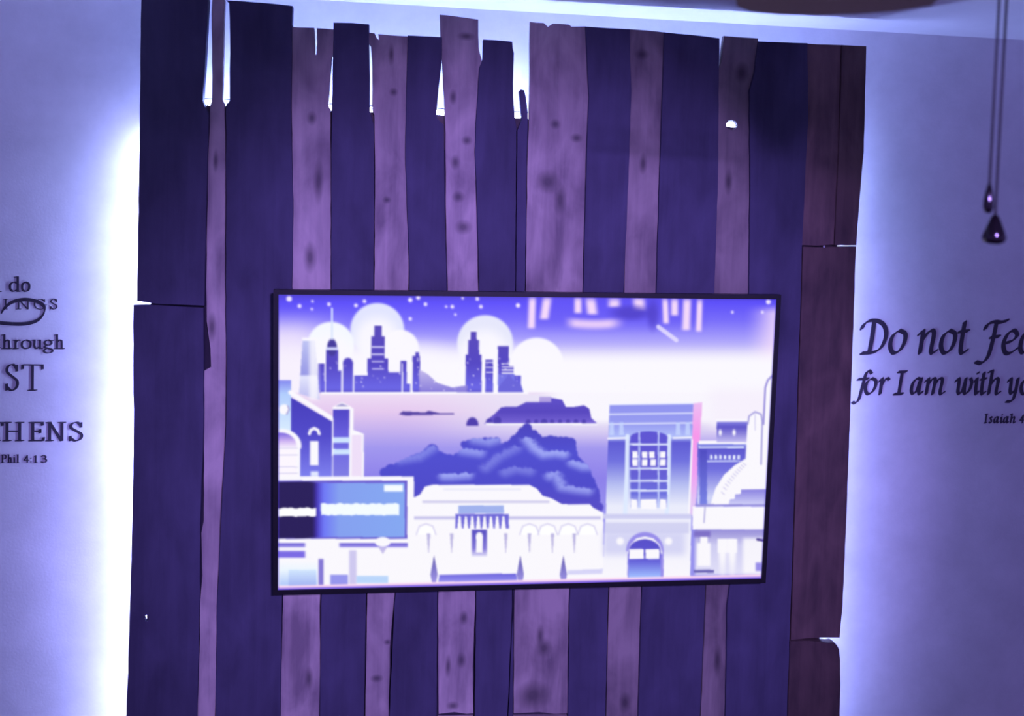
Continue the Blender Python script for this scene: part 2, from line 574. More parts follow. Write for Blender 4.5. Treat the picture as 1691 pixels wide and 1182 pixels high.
def rect(x0, y0, x1, y1, s=0.0):
    if s:
        return smooth(x0 - s, x0 + s, X) * (1 - smooth(x1 - s, x1 + s, X)) * smooth(y0 - s, y0 + s, Y) * (1 - smooth(y1 - s, y1 + s, Y))
    return ((X > x0) & (X < x1) & (Y > y0) & (Y < y1)).astype(float)


def disc(cx, cy, rx, ry=None, s=1.5):
    ry = rx if ry is None else ry
    d = np.sqrt(((X - cx) / rx) ** 2 + ((Y - cy) / ry) ** 2)
    return 1 - smooth(1 - s / rx, 1 + s / rx, d)


def line(pts, w):
    m = np.zeros(X.shape)
    for (ax, ay), (bx, by) in zip(pts, pts[1:]):
        dx, dy = bx - ax, by - ay
        t = np.clip(((X - ax) * dx + (Y - ay) * dy) / (dx * dx + dy * dy + 1e-9), 0, 1)
        d = np.hypot(X - ax - t * dx, Y - ay - t * dy)
        m = np.maximum(m, 1 - smooth(w / 2 - .7, w / 2 + .7, d))
    return m


def lumps(pts, r0, r1, step=9):
    """a soft leafy outline: many discs along and below a ridge"""
    m = np.zeros(X.shape)
    for (ax, ay), (bx, by) in zip(pts, pts[1:]):
        k = max(1, int(math.hypot(bx - ax, by - ay) / step))
        for i in range(k):
            r = rng.uniform(r0, r1)
            m = np.maximum(m, disc(ax + (bx - ax) * i / k, ay + (by - ay) * i / k + r * .6, r, s=1.2))
    return m


WHT = (250, 248, 252)
# sky
img = vgrad([(486, (74, 62, 205)), (500, (88, 76, 245)), (530, (118, 108, 246)), (560, (166, 158, 248)), (585, (214, 208, 246)), (604, WHT), (1000, WHT)])
hz = smooth(600, 480, X) * smooth(505, 560, Y)
fill(hz, (250, 238, 250), .75)
fill(smooth(760, 690, X) * smooth(545, 600, Y), (246, 240, 250), .8)
fill(smooth(1225, 1290, X) * smooth(500, 520, Y), (250, 225, 248), .85)
for x, y, r in ((478, 494, 4.5), (495, 506, 3.2), (543, 503, 3), (587, 505, 3), (601, 498, 3), (676, 496, 3.6), (689, 492, 3.4), (701, 503, 3), (676, 527, 2.8), (516, 498, 2),
                (745, 507, 3), (786, 494, 3), (792, 507, 3), (853, 505, 3.6), (750, 520, 2), (762, 493, 2), (1268, 499, 4), (1208, 516, 2.2), (1258, 516, 2.2), (735, 507, 2), (515, 511, 2)):
    fill(disc(x, y, r, s=1.8), (250, 240, 255), .95)
# northern light curtains
fill(rect(872, 470, 1158, 540, 16), (96, 84, 240), .55)
for x, y0, y1, w, sl_ in ((877, 488, 543, 10, -2), (902, 488, 528, 12, -6), (952, 488, 518, 10, 0), (972, 490, 520, 14, 4), (1012, 490, 508, 16, 0), (1052, 488, 514, 16, 2), (1096, 490, 535, 8, 2),
                          (1112, 490, 522, 10, 0), (1133, 490, 546, 11, -2), (1154, 492, 548, 8, -2)):
    m = smooth(w, w * .15, np.abs(X - x - sl_ * (Y - y0) / (y1 - y0))) * smooth(y0 - 8, y0 + 14, Y) * smooth(y1 + 3, y1 - 4, Y)
    fill(m, (250, 222, 246), .95)
band = smooth(13, 1, np.abs(Y - (531 + 10 * np.sin((X - 920) / 38) * .5)))
fill(band * smooth(925, 950, X) * smooth(1035, 1000, X), (248, 218, 246), .85)
fill(disc(1040, 517, 30, 11, 18), (72, 58, 190), .8)
fill(disc(1076, 519, 9, 22, 6), (72, 58, 190), .7)
fill(line([(1085, 540), (1115, 562)], 7), (235, 228, 252), .8)
fill(smooth(566, 606, Y) * smooth(800, 900, X), WHT, 1)
# pale moons and glow
for cx, cy, r, c in ((622, 545, 44, (228, 232, 250)), (546, 570, 38, (246, 250, 255)), (660, 575, 30, WHT), (799, 567, 46, (232, 234, 246)), (884, 602, 44, WHT)):
    fill(disc(cx, cy, r, s=2.5), c, .97)
    fill(disc(cx, cy + r * .35, r * .8, s=14), WHT, .9)
fill(rect(520, 575, 870, 650, 20), WHT, .85)
# far skyline
TW = vgrad([(540, (84, 70, 178)), (600, (80, 68, 190)), (640, (104, 100, 226)), (650, (92, 84, 200))])
for x0, x1, y0 in ((525, 536, 600), (538, 558, 574), (556, 563, 612), (566, 582, 598), (584, 606, 620), (606, 640, 592), (612, 634, 556), (617, 629, 538), (640, 662, 615), (660, 670, 596), (600, 676, 634),
                   (680, 692, 588), (684, 690, 582), (767, 793, 586), (771, 789, 562), (775, 785, 548), (799, 812, 594), (820, 838, 572), (820, 846, 604), (820, 858, 620)):
    fill(rect(x0, y0, x1, 648), TW)
fill(disc(574, 600, 8, 9), TW)
fill(disc(548, 574, 8, 14), (64, 56, 150))
fill(line([(548, 510), (548, 560)], 3), (215, 228, 252))
fill(rect(538, 574, 558, 578), (210, 215, 250))
fill(rect(820, 618, 848, 648), (116, 116, 226))
fill(poly([(690, 610), (705, 618), (720, 632), (745, 640), (770, 636), (770, 648), (690, 648)]), vgrad([(610, (190, 180, 230)), (648, (120, 108, 210))]), .9)
fill(poly([(838, 618), (846, 628), (858, 634), (862, 648), (820, 648), (820, 640)]), (104, 100, 214))
for i in range(70):
    x, y = rng.uniform(526, 862), rng.uniform(585, 645)
    fill(rect(x, y, x + 2.2, y + 2.6), (246, 240, 255), .75 if i % 2 else .35)
for y in (572, 584, 596, 608):
    fill(rect(613, y, 633, y + 2.5), (225, 222, 250), .8)
for y in (598, 606, 614):
    fill(rect(800, y, 812, y + 1.6), WHT)
for y in (600, 605, 610, 615):
    fill(rect(826, y, 846, y + 2), WHT)
fill(rect(662, 600, 664, 648), WHT)
fill(rect(676, 596, 678.5, 648), WHT)
# water
sea = vgrad([(648, (238, 220, 242)), (680, (228, 200, 236)), (710, (196, 176, 236)), (740, (160, 150, 236)), (790, (140, 128, 232)), (850, (150, 146, 236))])
fill((Y > 648).astype(float), sea)
fill(smooth(640, 900, X) * smooth(645, 655, Y) * smooth(745, 690, Y), (232, 228, 244), .85)
fill(smooth(880, 930, X) * smooth(600, 645, Y) * smooth(705, 690, Y), WHT, .9)
fill(rect(530, 647.5, 870, 651), WHT)
fill(smooth(1150, 1190, X) * smooth(720, 690, Y) * smooth(625, 660, Y), (246, 240, 250), 1)
# small boat, rocks, island
fill(poly([(657, 684), (664, 679), (700, 681), (706, 678), (724, 682), (748, 682.5), (748, 684), (668, 686)]), (84, 66, 158))
fill(disc(778, 702, 10, 13) * (Y < 702.5), (76, 60, 168))
isl = poly([(797, 700), (806, 690), (814, 684), (826, 672), (852, 671), (866, 664), (888, 664), (904, 656), (926, 660), (932, 672), (944, 672), (962, 669), (971, 675), (974, 690), (984, 699)])
fill(isl, vgrad([(655, (92, 78, 198)), (680, (84, 68, 186)), (700, (118, 100, 210))]))
fill(lumps([(806, 693), (832, 688)], 4, 8) * (Y < 699), (74, 60, 172))
fill(lumps([(870, 694), (975, 694)], 3, 6, 12) * (Y < 699), (74, 60, 172))
fill(rect(888, 655, 908, 664), (176, 160, 222))
fill(rect(800, 698.5, 984, 701.5), WHT)
# dark leafy hill in the middle
ridge = [(634, 775), (655, 765), (690, 752), (712, 737), (724, 748), (748, 756), (760, 745), (764, 730), (790, 726), (818, 724), (826, 735), (842, 728), (856, 715), (868, 702), (880, 712), (890, 725),
         (915, 722), (940, 726), (944, 752), (962, 768), (972, 790), (984, 822), (988, 842)]
body = poly(ridge + [(988, 850), (640, 850)])
hill = np.maximum(body, lumps(ridge, 5, 11, 8))
fill(hill, vgrad([(700, (72, 66, 186)), (745, (78, 78, 206)), (800, (76, 74, 200)), (850, (88, 76, 196))]))
for pts, a in (([(868, 724), (880, 738), (895, 748), (915, 746), (928, 748)], .95), ([(762, 742), (775, 744), (790, 746)], .8), ([(782, 724), (805, 728), (818, 724)], .8), ([(732, 784), (745, 784), (770, 782)], .95),
               ([(906, 784), (914, 780), (926, 802), (950, 806), (968, 808)], .85), ([(832, 778), (850, 772), (872, 776)], .5), ([(800, 770), (822, 752), (850, 738)], .5), ([(660, 757), (690, 752), (712, 738)], .6),
               ([(944, 762), (960, 768), (974, 768)], .9)):
    m = np.zeros(X.shape)
    for (ax, ay), (bx, by) in zip(pts, pts[1:]):
        for t in np.linspace(0, 1, 5):
            cx, cy = ax + (bx - ax) * t, ay + (by - ay) * t
            r = 16
            m = np.maximum(m, (Y > cy - 1.5 + 1.5 * np.sin(X * .33 + cx) + .8 * np.sin(X * .71)) * smooth(r, 0, np.hypot((X - cx) * .9, (Y - cy))))
    fill(m * hill, (176, 186, 252), a * .85)
# long pale hall with arcade
fill(poly([(680, 822), (692, 816), (700, 803), (712, 800), (872, 800), (884, 806), (894, 818), (908, 822), (926, 832), (972, 832), (978, 838), (994, 846), (994, 966), (580, 972), (580, 890), (680, 890)]), WHT)
fill(rect(696, 826, 905, 830, 1.5), (196, 192, 230), .8)
fill(rect(730, 806, 858, 809, 2), (226, 226, 246), .8)
fill(rect(678, 852, 990, 857, 1.5), (196, 192, 232), .9)
fill(rect(750, 848, 838, 872), (112, 106, 214))
fill(rect(755, 834, 830, 847), (160, 178, 236))
for i in range(8):
    x = 757 + i * 10.3
    fill(poly([(x - 1.5, 852), (x + 1.5, 852), (x + 4, 872), (x - 4, 872)]), WHT)
for x in (702, 872, 902, 936, 968):
    fill(disc(x, 880, 15, 13) * (Y < 882), (255, 255, 255))
    fill(line([(x - 16, 882), (x - 11, 868), (x, 864), (x + 11, 868), (x + 16, 882)], 2), (196, 190, 232), .7)
for x in (706, 744, 833, 872, 910, 946):
    fill(poly([(x - 3, 880), (x + 3, 880), (x + .5, 912), (x - .5, 912)]), (184, 178, 222), .9)
fill(rect(777, 874, 802, 918, 1.5), vgrad([(874, (84, 76, 190)), (905, (130, 120, 214)), (920, (240, 238, 252))]))
fill(np.maximum(rect(784, 884, 795, 912), disc(789.5, 884, 5.5, 6)), WHT)
for x in (650, 715, 857, 928):
    fill(poly([(x - 6, 948), (x, 916), (x + 6, 948), (x + 3, 962), (x - 3, 962)]), vgrad([(916, (96, 90, 170)), (962, (160, 150, 230))]))
fill(poly([(724, 948), (850, 946), (852, 958), (722, 960)]), vgrad([(945, (104, 96, 216)), (960, (150, 146, 240))]))
fill(poly([(584, 952), (645, 950), (645, 962), (584, 964)]), (188, 216, 250))
fill(poly([(935, 941), (1000, 938), (1000, 946), (935, 948)]), (214, 212, 246))
# tall block on the right
TB = vgrad([(668, (142, 146, 236)), (700, (150, 156, 238)), (722, (176, 190, 248)), (730, (92, 90, 208)), (760, (110, 112, 220)), (800, (182, 190, 240)), (835, (234, 236, 250)), (860, (236, 236, 250)), (960, WHT)])
blk = poly([(1004, 668), (1146, 666), (1140, 850), (1138, 960), (992, 963), (998, 850)])
fill(blk, TB)
for y in (667, 683, 699):
    fill(line([(1004, y + 1), (1146, y - 1)], 2), (236, 240, 255))
fill(line([(1002, 724), (1034, 723)], 3), WHT)
fill(line([(1110, 723), (1140, 722)], 3), WHT)
for x in (1008, 1024, 1118, 1134):
    fill(poly([(x - 3, 697), (x + 3, 697), (x + 4, 718), (x - 4, 718)]), (196, 212, 252), .8)
for x in (1033, 1102):
    fill(line([(x + 1, 720), (x, 780), (x - 3, 850)], 7), (222, 234, 254), .95)
win = np.maximum(rect(1039, 722, 1100, 838), disc(1069.5, 722, 31, 10))
fill(win, vgrad([(712, (92, 84, 208)), (770, (96, 88, 206)), (815, (108, 112, 220)), (838, (206, 210, 246))]))
for y in (732, 772, 792, 808):
    fill(rect(1038, y, 1100, y + 3), (232, 240, 255))
for x in (1052, 1084):
    fill(rect(x, 712, x + 3, 838), (200, 214, 252), .85)
for x, y in ((1042, 745), (1058, 745), (1070, 745), (1088, 745), (1042, 758), (1058, 758), (1072, 758), (1088, 758)):
    fill(rect(x, y, x + 9, y + 11), WHT)
for x0, x1 in ((1040, 1050), (1056, 1082), (1088, 1098)):
    fill(rect(x0, 824, x1, 840), WHT)
fill(poly([(1143, 666), (1158, 664), (1150, 800), (1146, 850), (1138, 850)]), vgrad([(664, (236, 190, 240)), (720, (246, 150, 232)), (780, (240, 160, 240)), (830, (226, 196, 244))]))
fill(line([(1141, 726), (1136, 850)], 3), WHT)
fill(rect(994, 848, 1140, 856, 1.5), (206, 206, 240))
fill(rect(996, 862, 1136, 880, 2), (204, 204, 238), .8)
fill(rect(994, 876, 1130, 916, 10), (206, 206, 242), .8)
arch = np.maximum(rect(1034, 908, 1094, 954), disc(1063, 908, 31, 30) * (Y < 910))
fill(arch, (150, 140, 232))
fill(line([(1036, 912), (1040, 900), (1050, 890), (1063, 887), (1076, 890), (1086, 900), (1090, 912)], 4), WHT)
inn = np.maximum(rect(1036, 906, 1089, 954), disc(1062.5, 908, 26, 18) * (Y < 910))
fill(inn, vgrad([(888, (86, 78, 198)), (922, (92, 86, 210)), (952, (160, 190, 255))]))
fill(rect(1037, 906, 1061, 922), WHT)
fill(rect(1064, 906, 1087, 922), WHT)
fill(disc(1022, 893, 6, s=3), WHT)
fill(disc(1102, 893, 6, s=3), WHT)
# building at the right edge
fill(rect(1150, 730, 1240, 834), vgrad([(728, (150, 166, 244)), (742, (92, 88, 204)), (775, (112, 112, 220)), (820, (206, 210, 246))]))
fill(rect(1154, 742, 1166, 832), vgrad([(742, (76, 74, 190)), (832, (120, 130, 226))]))
fill(rect(1152, 727, 1232, 733), WHT)
fill(rect(1152, 737, 1228, 739.5), (226, 236, 255))
for i in range(7):
    fill(rect(1171 + i * 7.6, 751, 1175 + i * 7.6, 758), (232, 238, 255))
fill(rect(1166, 760, 1222, 762), (220, 230, 255))
fill(rect(1182, 696, 1234, 730), vgrad([(692, (150, 150, 236)), (705, (92, 84, 196)), (730, (196, 190, 240))]))
fill(rect(1180, 692, 1234, 695), WHT)
fill(disc(1188, 714, 2.5, 5), WHT)
fill(disc(1211, 714, 2.5, 5), WHT)
fill(poly([(1172, 832), (1180, 806), (1194, 784), (1212, 768), (1230, 757), (1234, 690), (1240, 682), (1250, 680), (1258, 684), (1259, 690), (1262, 640), (1268, 626), (1275, 618), (1272, 835)]), WHT)
fill(line([(1260, 700), (1263, 640), (1267, 628), (1277, 618)], 3), (150, 140, 216))
fill(line([(1234, 700), (1236, 687), (1246, 680), (1256, 684), (1258, 696), (1256, 766)], 2.5), (150, 144, 214), .9)
fill(line([(1246, 684), (1246, 710)], 1.2), (190, 186, 232))
for i in range(12):
    t = i / 11
    x, y = 1190 + 36 * t, 812 - 48 * t ** .75
    fill(line([(x, y), (x + 5, y + 4)], 1.2), (176, 170, 222), .8)
fill(poly([(1202, 832), (1204, 824), (1212, 823), (1213, 816), (1222, 815), (1223, 808), (1266, 807), (1264, 832)]), vgrad([(806, (132, 124, 220)), (832, (206, 206, 246))]))
fill(rect(1146, 832, 1266, 834.5), (150, 144, 214))
fill(rect(1142, 836, 1268, 874), WHT)
fill(line([(1163, 835), (1161, 862)], 2), (170, 166, 220))
fill(rect(1146, 874, 1262, 948, 3), vgrad([(874, (150, 142, 214)), (900, (206, 204, 240)), (945, (224, 222, 246))]))
fill(rect(1144, 876, 1172, 886, 3), (116, 100, 190), .8)
fill(np.maximum(rect(1150, 896, 1172, 934, 2), rect(1155, 886, 1167, 898, 1)), WHT)
for x in (1192, 1208):
    fill(disc(x, 890, 7, 52, 4) * (Y > 889), WHT)
    fill(rect(x - 8, 889, x + 8, 912, 1), WHT)
fill(rect(1226, 888, 1262, 946, 5), WHT, .9)
fill(rect(1144, 940, 1178, 945), (110, 104, 180))
fill(rect(1247, 928, 1257, 942, 2), (150, 140, 230))
fill(line([(1250, 890), (1262, 892)], 4), (70, 56, 140))
# houses on the left
fill(poly([(455, 640), (480, 640), (482, 655), (552, 698), (600, 716), (600, 790), (455, 790)]), WHT)
fill(poly([(500, 562), (520, 560), (528, 660), (494, 650)]), vgrad([(560, (190, 196, 240)), (618, (150, 152, 226)), (622, (226, 228, 250)), (655, (190, 190, 238))]))
fill(rect(499, 558, 522, 563), WHT)
fill(rect(511, 560, 526, 660, 5), WHT, .8)
fill(rect(459, 628, 481, 720), vgrad([(628, (130, 136, 236)), (650, (176, 204, 250)), (720, (222, 240, 254))]))
fill(poly([(481, 656), (548, 696), (548, 786), (481, 786)]), vgrad([(650, (64, 56, 180)), (720, (80, 74, 200)), (785, (124, 126, 236))]))
fill(line([(480, 648), (550, 692)], 7), WHT)
fill(rect(550, 676, 576, 786), vgrad([(670, (72, 62, 190)), (720, (104, 96, 220)), (785, (126, 124, 226))]))
fill(poly([(549, 672), (564, 664), (580, 672), (580, 676), (549, 676)]), WHT)
fill(poly([(553, 671), (564, 666), (576, 671)]), (160, 154, 206))
for y in (722, 741):
    fill(rect(550, y, 577, y + 9), (206, 228, 254))
fill(rect(577, 674, 583, 786), WHT)
fill(rect(580, 718, 597, 786), (238, 222, 246))
fill(disc(470, 676, 8.5), WHT)
fill(line([(476, 670), (478, 676), (474, 684)], 1.5), (120, 110, 190))
arch = np.maximum(rect(440, 736, 496, 786), disc(466, 736, 32, 28) * (Y < 740))
fill(arch, WHT)
fill(np.maximum(rect(440, 736, 490, 784), disc(464, 736, 26, 22) * (Y < 740)), vgrad([(714, (120, 100, 220)), (728, (206, 180, 240)), (740, (252, 246, 254))]))
for y in (739, 750, 770, 780):
    fill(rect(459, y, 492, y + 1.5), (210, 206, 236))
fill(line([(511, 716), (513, 710), (519, 707), (525, 710), (527, 716)], 5), WHT)
fill(rect(512, 728, 526, 768, 1), WHT)
fill(rect(513, 778, 526, 786, 2), (226, 232, 254))
# billboard at lower left
fill(rect(455, 786, 682, 975), WHT)
fill(rect(455, 793, 671, 889), (108, 96, 206))
fill(rect(455, 797, 667, 886), vgrad([(515, (38, 28, 84)), (522, (72, 56, 190)), (535, (110, 120, 244)), (560, (132, 160, 238)), (670, (132, 168, 240))], X))
fill(smooth(530, 505, X) * rect(455, 795, 540, 888), (38, 28, 84))
rag = 1.2 * np.sin(X * .35) * np.sin(X * .13 + 1)
fill(((Y > 838 + rag) & (Y < 852 + rag * .6) & (X < 522)).astype(float), (255, 255, 255))
fill(((Y > 831 + rag) & (Y < 850 + rag * .5) & (X > 530) & (X < 658)).astype(float), (244, 252, 255))
fill(rect(633, 800, 664, 811, 1.5), (246, 252, 255))
fill(rect(455, 896, 672, 903, 1), vgrad([(896, (100, 88, 206)), (903, (160, 150, 234))]))
fill(rect(455, 909, 515, 920, 1.5), (122, 106, 226))
fill(disc(631, 894, 13, 8), WHT)
fill(poly([(624, 903), (638, 903), (631, 914)]), (196, 188, 232))
fill(rect(504, 890, 560, 922, 3), WHT)
fill(rect(462, 924, 524, 966, 2), vgrad([(924, WHT), (940, (236, 246, 254)), (966, (176, 200, 248))]))
fill(rect(477, 940, 522, 966), vgrad([(938, (206, 230, 254)), (966, (160, 176, 240))]), .8)
fill(rect(526, 922, 534, 970, 1.5), (130, 118, 210))
fill(rect(545, 948, 574, 966, 1.5), (150, 150, 236))
fill(rect(576, 908, 588, 964, 2), (206, 200, 238))
fill(rect(588, 950, 640, 962, 1), (186, 214, 250))
fill(smooth(-3, -2, Y - (974 - (X - 459) * 19 / 798) + 5), (250, 214, 240))
fill(smooth(-3, -2, Y - (974 - (X - 459) * 19 / 798) + 1.5), (150, 120, 230))
edge = np.minimum(np.minimum(uu, 1 - uu) * 820, np.minimum(vv, 1 - vv) * 480)
fill(1 - smooth(0, 3.0, edge), (70, 54, 190), .8)

small = img.reshape(NV, SS, NU, SS, 3).mean((1, 3))
k = np.array([.22, .56, .22])
pd = np.pad(small, ((1, 1), (1, 1), (0, 0)), 'edge')
small = sum(k[i] * k[j] * pd[i:i + NV, j:j + NU] for i in range(3) for j in range(3))
c = np.clip(small / 255, 0, 1)
lin = np.where(c <= .04045, c / 12.92, ((c + .055) / 1.055) ** 2.4)

# screen mesh: one vertex per picture element, colour kept as a vertex attribute
P = np.array([[*tl], [*tr], [*brc], [*blc]])
us, vs = np.meshgrid(np.linspace(0, 1, NU), np.linspace(0, 1, NV))
co = ((1 - us)[..., None] * (1 - vs)[..., None] * P[0] + us[..., None] * (1 - vs)[..., None] * P[1]
      + us[..., None] * vs[..., None] * P[2] + (1 - us)[..., None] * vs[..., None] * P[3]).reshape(-1, 3)
idx = np.arange(NU * NV).reshape(NV, NU)
fc = np.stack([idx[:-1, :-1], idx[1:, :-1], idx[1:, 1:], idx[:-1, 1:]], -1).reshape(-1, 4)
me = bpy.data.meshes.new('screen')
me.vertices.add(len(co))
me.vertices.foreach_set('co', co.astype(np.float32).ravel())
me.loops.add(fc.size)
me.loops.foreach_set('vertex_index', fc.astype(np.int32).ravel())
me.polygons.add(len(fc))
me.polygons.foreach_set('loop_start', np.arange(0, fc.size, 4, dtype=np.int32))
ca = me.color_attributes.new('picture', 'FLOAT_COLOR', 'POINT')
ca.data.foreach_set('color', np.concatenate([lin.reshape(-1, 3), np.ones((NU * NV, 1))], 1).astype(np.float32).ravel())
me.update(calc_edges=True)
m, nt, b = mat_new('lit_screen')
b.inputs['Base Color'].default_value = (0.01, 0.01, 0.012, 1)
b.inputs['Roughness'].default_value = 0.3
at_ = nt.nodes.new('ShaderNodeAttribute')
at_.attribute_name = 'picture'
nt.links.new(at_.outputs['Color'], b.inputs['Emission Color'])
b.inputs['Emission Strength'].default_value = 1.0
scr = link('screen', me, m, tv)
scr['label'] = 'lit screen with a violet night city by the water'

# bezel: four mitred bars around the screen; housing behind it
Wt, Ht = (tr - tl).length, (blc - tl).length
bw = 0.011
bm = bmesh.new()
ru, rv = bw / Wt, bw / Ht
o_ = [(-ru, -rv), (1 + ru, -rv), (1 + ru, 1 + rv), (-ru, 1 + rv)]
i_ = [(0, 0), (1, 0), (1, 1), (0, 1)]
of = [bm.verts.new(sc(u, v, 0.003)) for u, v in o_]
inf = [bm.verts.new(sc(u, v, 0.003)) for u, v in i_]
ob = [bm.verts.new(sc(u, v, -0.012)) for u, v in o_]
ib = [bm.verts.new(sc(u, v, -0.0005)) for u, v in i_]
for j in range(4):
    k2 = (j + 1) % 4
    bm.faces.new((of[j], of[k2], inf[k2], inf[j]))
    bm.faces.new((inf[j], inf[k2], ib[k2], ib[j]))
    bm.faces.new((of[j], of[k2], ob[k2], ob[j]))
from_bm('bezel', bm, M_BLACK, tv)
bm = bmesh.new()
a = [bm.verts.new(sc(u, v, -0.002)) for u, v in o_]
b2 = [bm.verts.new(sc(u, v, -0.018)) for u, v in ((.0, .0), (1, .0), (1, 1), (.0, 1))]
c2 = [bm.verts.new(sc(u, v, -0.034)) for u, v in ((.12, .2), (.88, .2), (.88, .94), (.12, .94))]
for r1, r2 in ((a, b2), (b2, c2)):
    for j in range(4):
        bm.faces.new((r1[j], r1[(j + 1) % 4], r2[(j + 1) % 4], r2[j]))
bm.faces.new(a)
bm.faces.new(c2)
from_bm('housing', bm, M_BLACK, tv)
bm = bmesh.new()
ctr = sc(.5, .55)
add_box(bm, (ctr.x - 0.2, sc(.5, .55, -0.034).y - 0.012, ctr.z - 0.12), (ctr.x + 0.2, YB - 0.024, ctr.z + 0.12))
from_bm('wall_bracket', bm, M_BLACK, tv)

# ------------------------------------------------------------------ lettering: strokes of a broad-nibbed pen
def curve(pts, n=7):
    """Catmull-Rom through the points; a repeated point makes a corner"""
    runs, cur = [], [pts[0]]
    for a, b in zip(pts, pts[1:]):
        if a == b:
            runs.append(cur)
            cur = [b]
        else:
            cur.append(b)
    runs.append(cur)
    out = []
    for r in runs:
        if len(r) < 3:
            out += r
            continue
        e = [(2 * r[0][0] - r[1][0], 2 * r[0][1] - r[1][1])] + r + [(2 * r[-1][0] - r[-2][0], 2 * r[-1][1] - r[-2][1])]
        for i in range(1, len(e) - 2):
            p0, p1, p2, p3 = e[i - 1:i + 3]
            for j in range(n):
                t = j / n
                out.append(tuple(.5 * (2 * p1[k] + (p2[k] - p0[k]) * t + (2 * p0[k] - 5 * p1[k] + 4 * p2[k] - p3[k]) * t * t
                                       + (3 * p1[k] - p0[k] - 3 * p2[k] + p3[k]) * t ** 3) for k in range(2)))
        out.append(r[-1])
    return out


X_ = .47
CHANCERY = {
    'D': [[(.24, .66), (.20, .3), (.15, .02)], [(-.06, .50), (.0, .60), (.14, .67), (.34, .66), (.50, .56), (.55, .36), (.44, .12), (.24, .02), (-.04, .0)]],
    'o': [[(.24, X_), (.10, .36), (.05, .16), (.12, .01), (.26, .05), (.36, .22), (.37, .4), (.24, X_)]],
    'n': [[(-.02, .38), (.08, X_), (.08, X_), (.02, 0)], [(.05, .25), (.2, .43), (.31, X_), (.34, .38), (.29, .08), (.32, 0), (.42, .06)]],
    't': [[(.18, .64), (.10, .2), (.1, .03), (.16, 0), (.28, .06)], [(.02, .44), (.3, .46)]],
    'F': [[(.40, .63), (.34, .3), (.24, -.06), (.1, -.2), (-.04, -.18)], [(.14, .50), (.2, .6), (.36, .65), (.50, .64), (.66, .68)], [(.28, .33), (.48, .35)]],
    'e': [[(.08, .20), (.24, .26), (.33, .37), (.26, X_), (.14, .40), (.06, .2), (.1, .02), (.2, 0), (.33, .09)]],
    'a': [[(.36, .44), (.24, X_), (.1, .34), (.05, .12), (.11, .01), (.24, .10), (.34, .40)], [(.39, X_), (.32, .1), (.35, 0), (.44, .07)]],
    'r': [[(-.02, .38), (.08, X_), (.08, X_), (.02, 0)], [(.05, .24), (.18, .42), (.30, X_), (.36, .43)]],
    'f': [[(.52, .62), (.44, .7), (.34, .60), (.24, .2), (.15, -.16), (.04, -.27), (-.04, -.24)], [(.1, .44), (.42, .46)]],
    'I': [[(.22, .66), (.14, 0)], [(.1, .66), (.34, .67)], [(.0, 0), (.26, .01)]],
    'm': [[(-.02, .38), (.08, X_), (.08, X_), (.02, 0)], [(.05, .25), (.18, .43), (.28, X_), (.30, .38), (.24, 0)], [(.28, .25), (.4, .43), (.52, X_), (.55, .38), (.49, .08), (.53, 0), (.63, .06)]],
    'w': [[(-.02, .38), (.08, X_), (.1, .36), (.07, .1), (.12, .01), (.24, .1), (.34, .4)], [(.35, X_), (.31, .1), (.36, .01), (.5, .12), (.58, .34), (.53, X_)]],
    'i': [[(-.02, .38), (.08, X_), (.08, X_), (.03, .08), (.08, 0), (.18, .07)], [(.12, .62), (.135, .64)]],
    'h': [[(.0, .66), (.12, .70), (.12, .70), (.02, 0)], [(.05, .25), (.2, .43), (.31, X_), (.34, .38), (.29, .08), (.32, 0), (.42, .06)]],
    'y': [[(-.02, .38), (.08, X_), (.09, .36), (.07, .1), (.13, .01), (.26, .12)], [(.37, X_), (.28, .02), (.16, -.2), (-.06, -.22)]],
    'u': [[(-.02, .38), (.08, X_), (.08, .34), (.06, .1), (.12, 0), (.26, .12)], [(.36, X_), (.30, .08), (.34, 0), (.42, .06)]],
    's': [[(.28, .42), (.18, X_), (.09, .38), (.18, .24), (.22, .1), (.12, 0), (.0, .05)]],
    '4': [[(.3, 0), (.36, .6), (.36, .6), (.04, .2), (.04, .2), (.42, .2)]],
    '1': [[(.1, .5), (.22, .6), (.22, .6), (.16, 0)]],
    '0': [[(.24, .6), (.08, .44), (.06, .14), (.16, 0), (.32, .16), (.36, .46), (.24, .6)]],
    ':': [[(.08, .08), (.09, .09)], [(.12, .38), (.13, .39)]],
}


def sf(x, y, w=.11):
    return [(x - w, y), (x + w, y)]


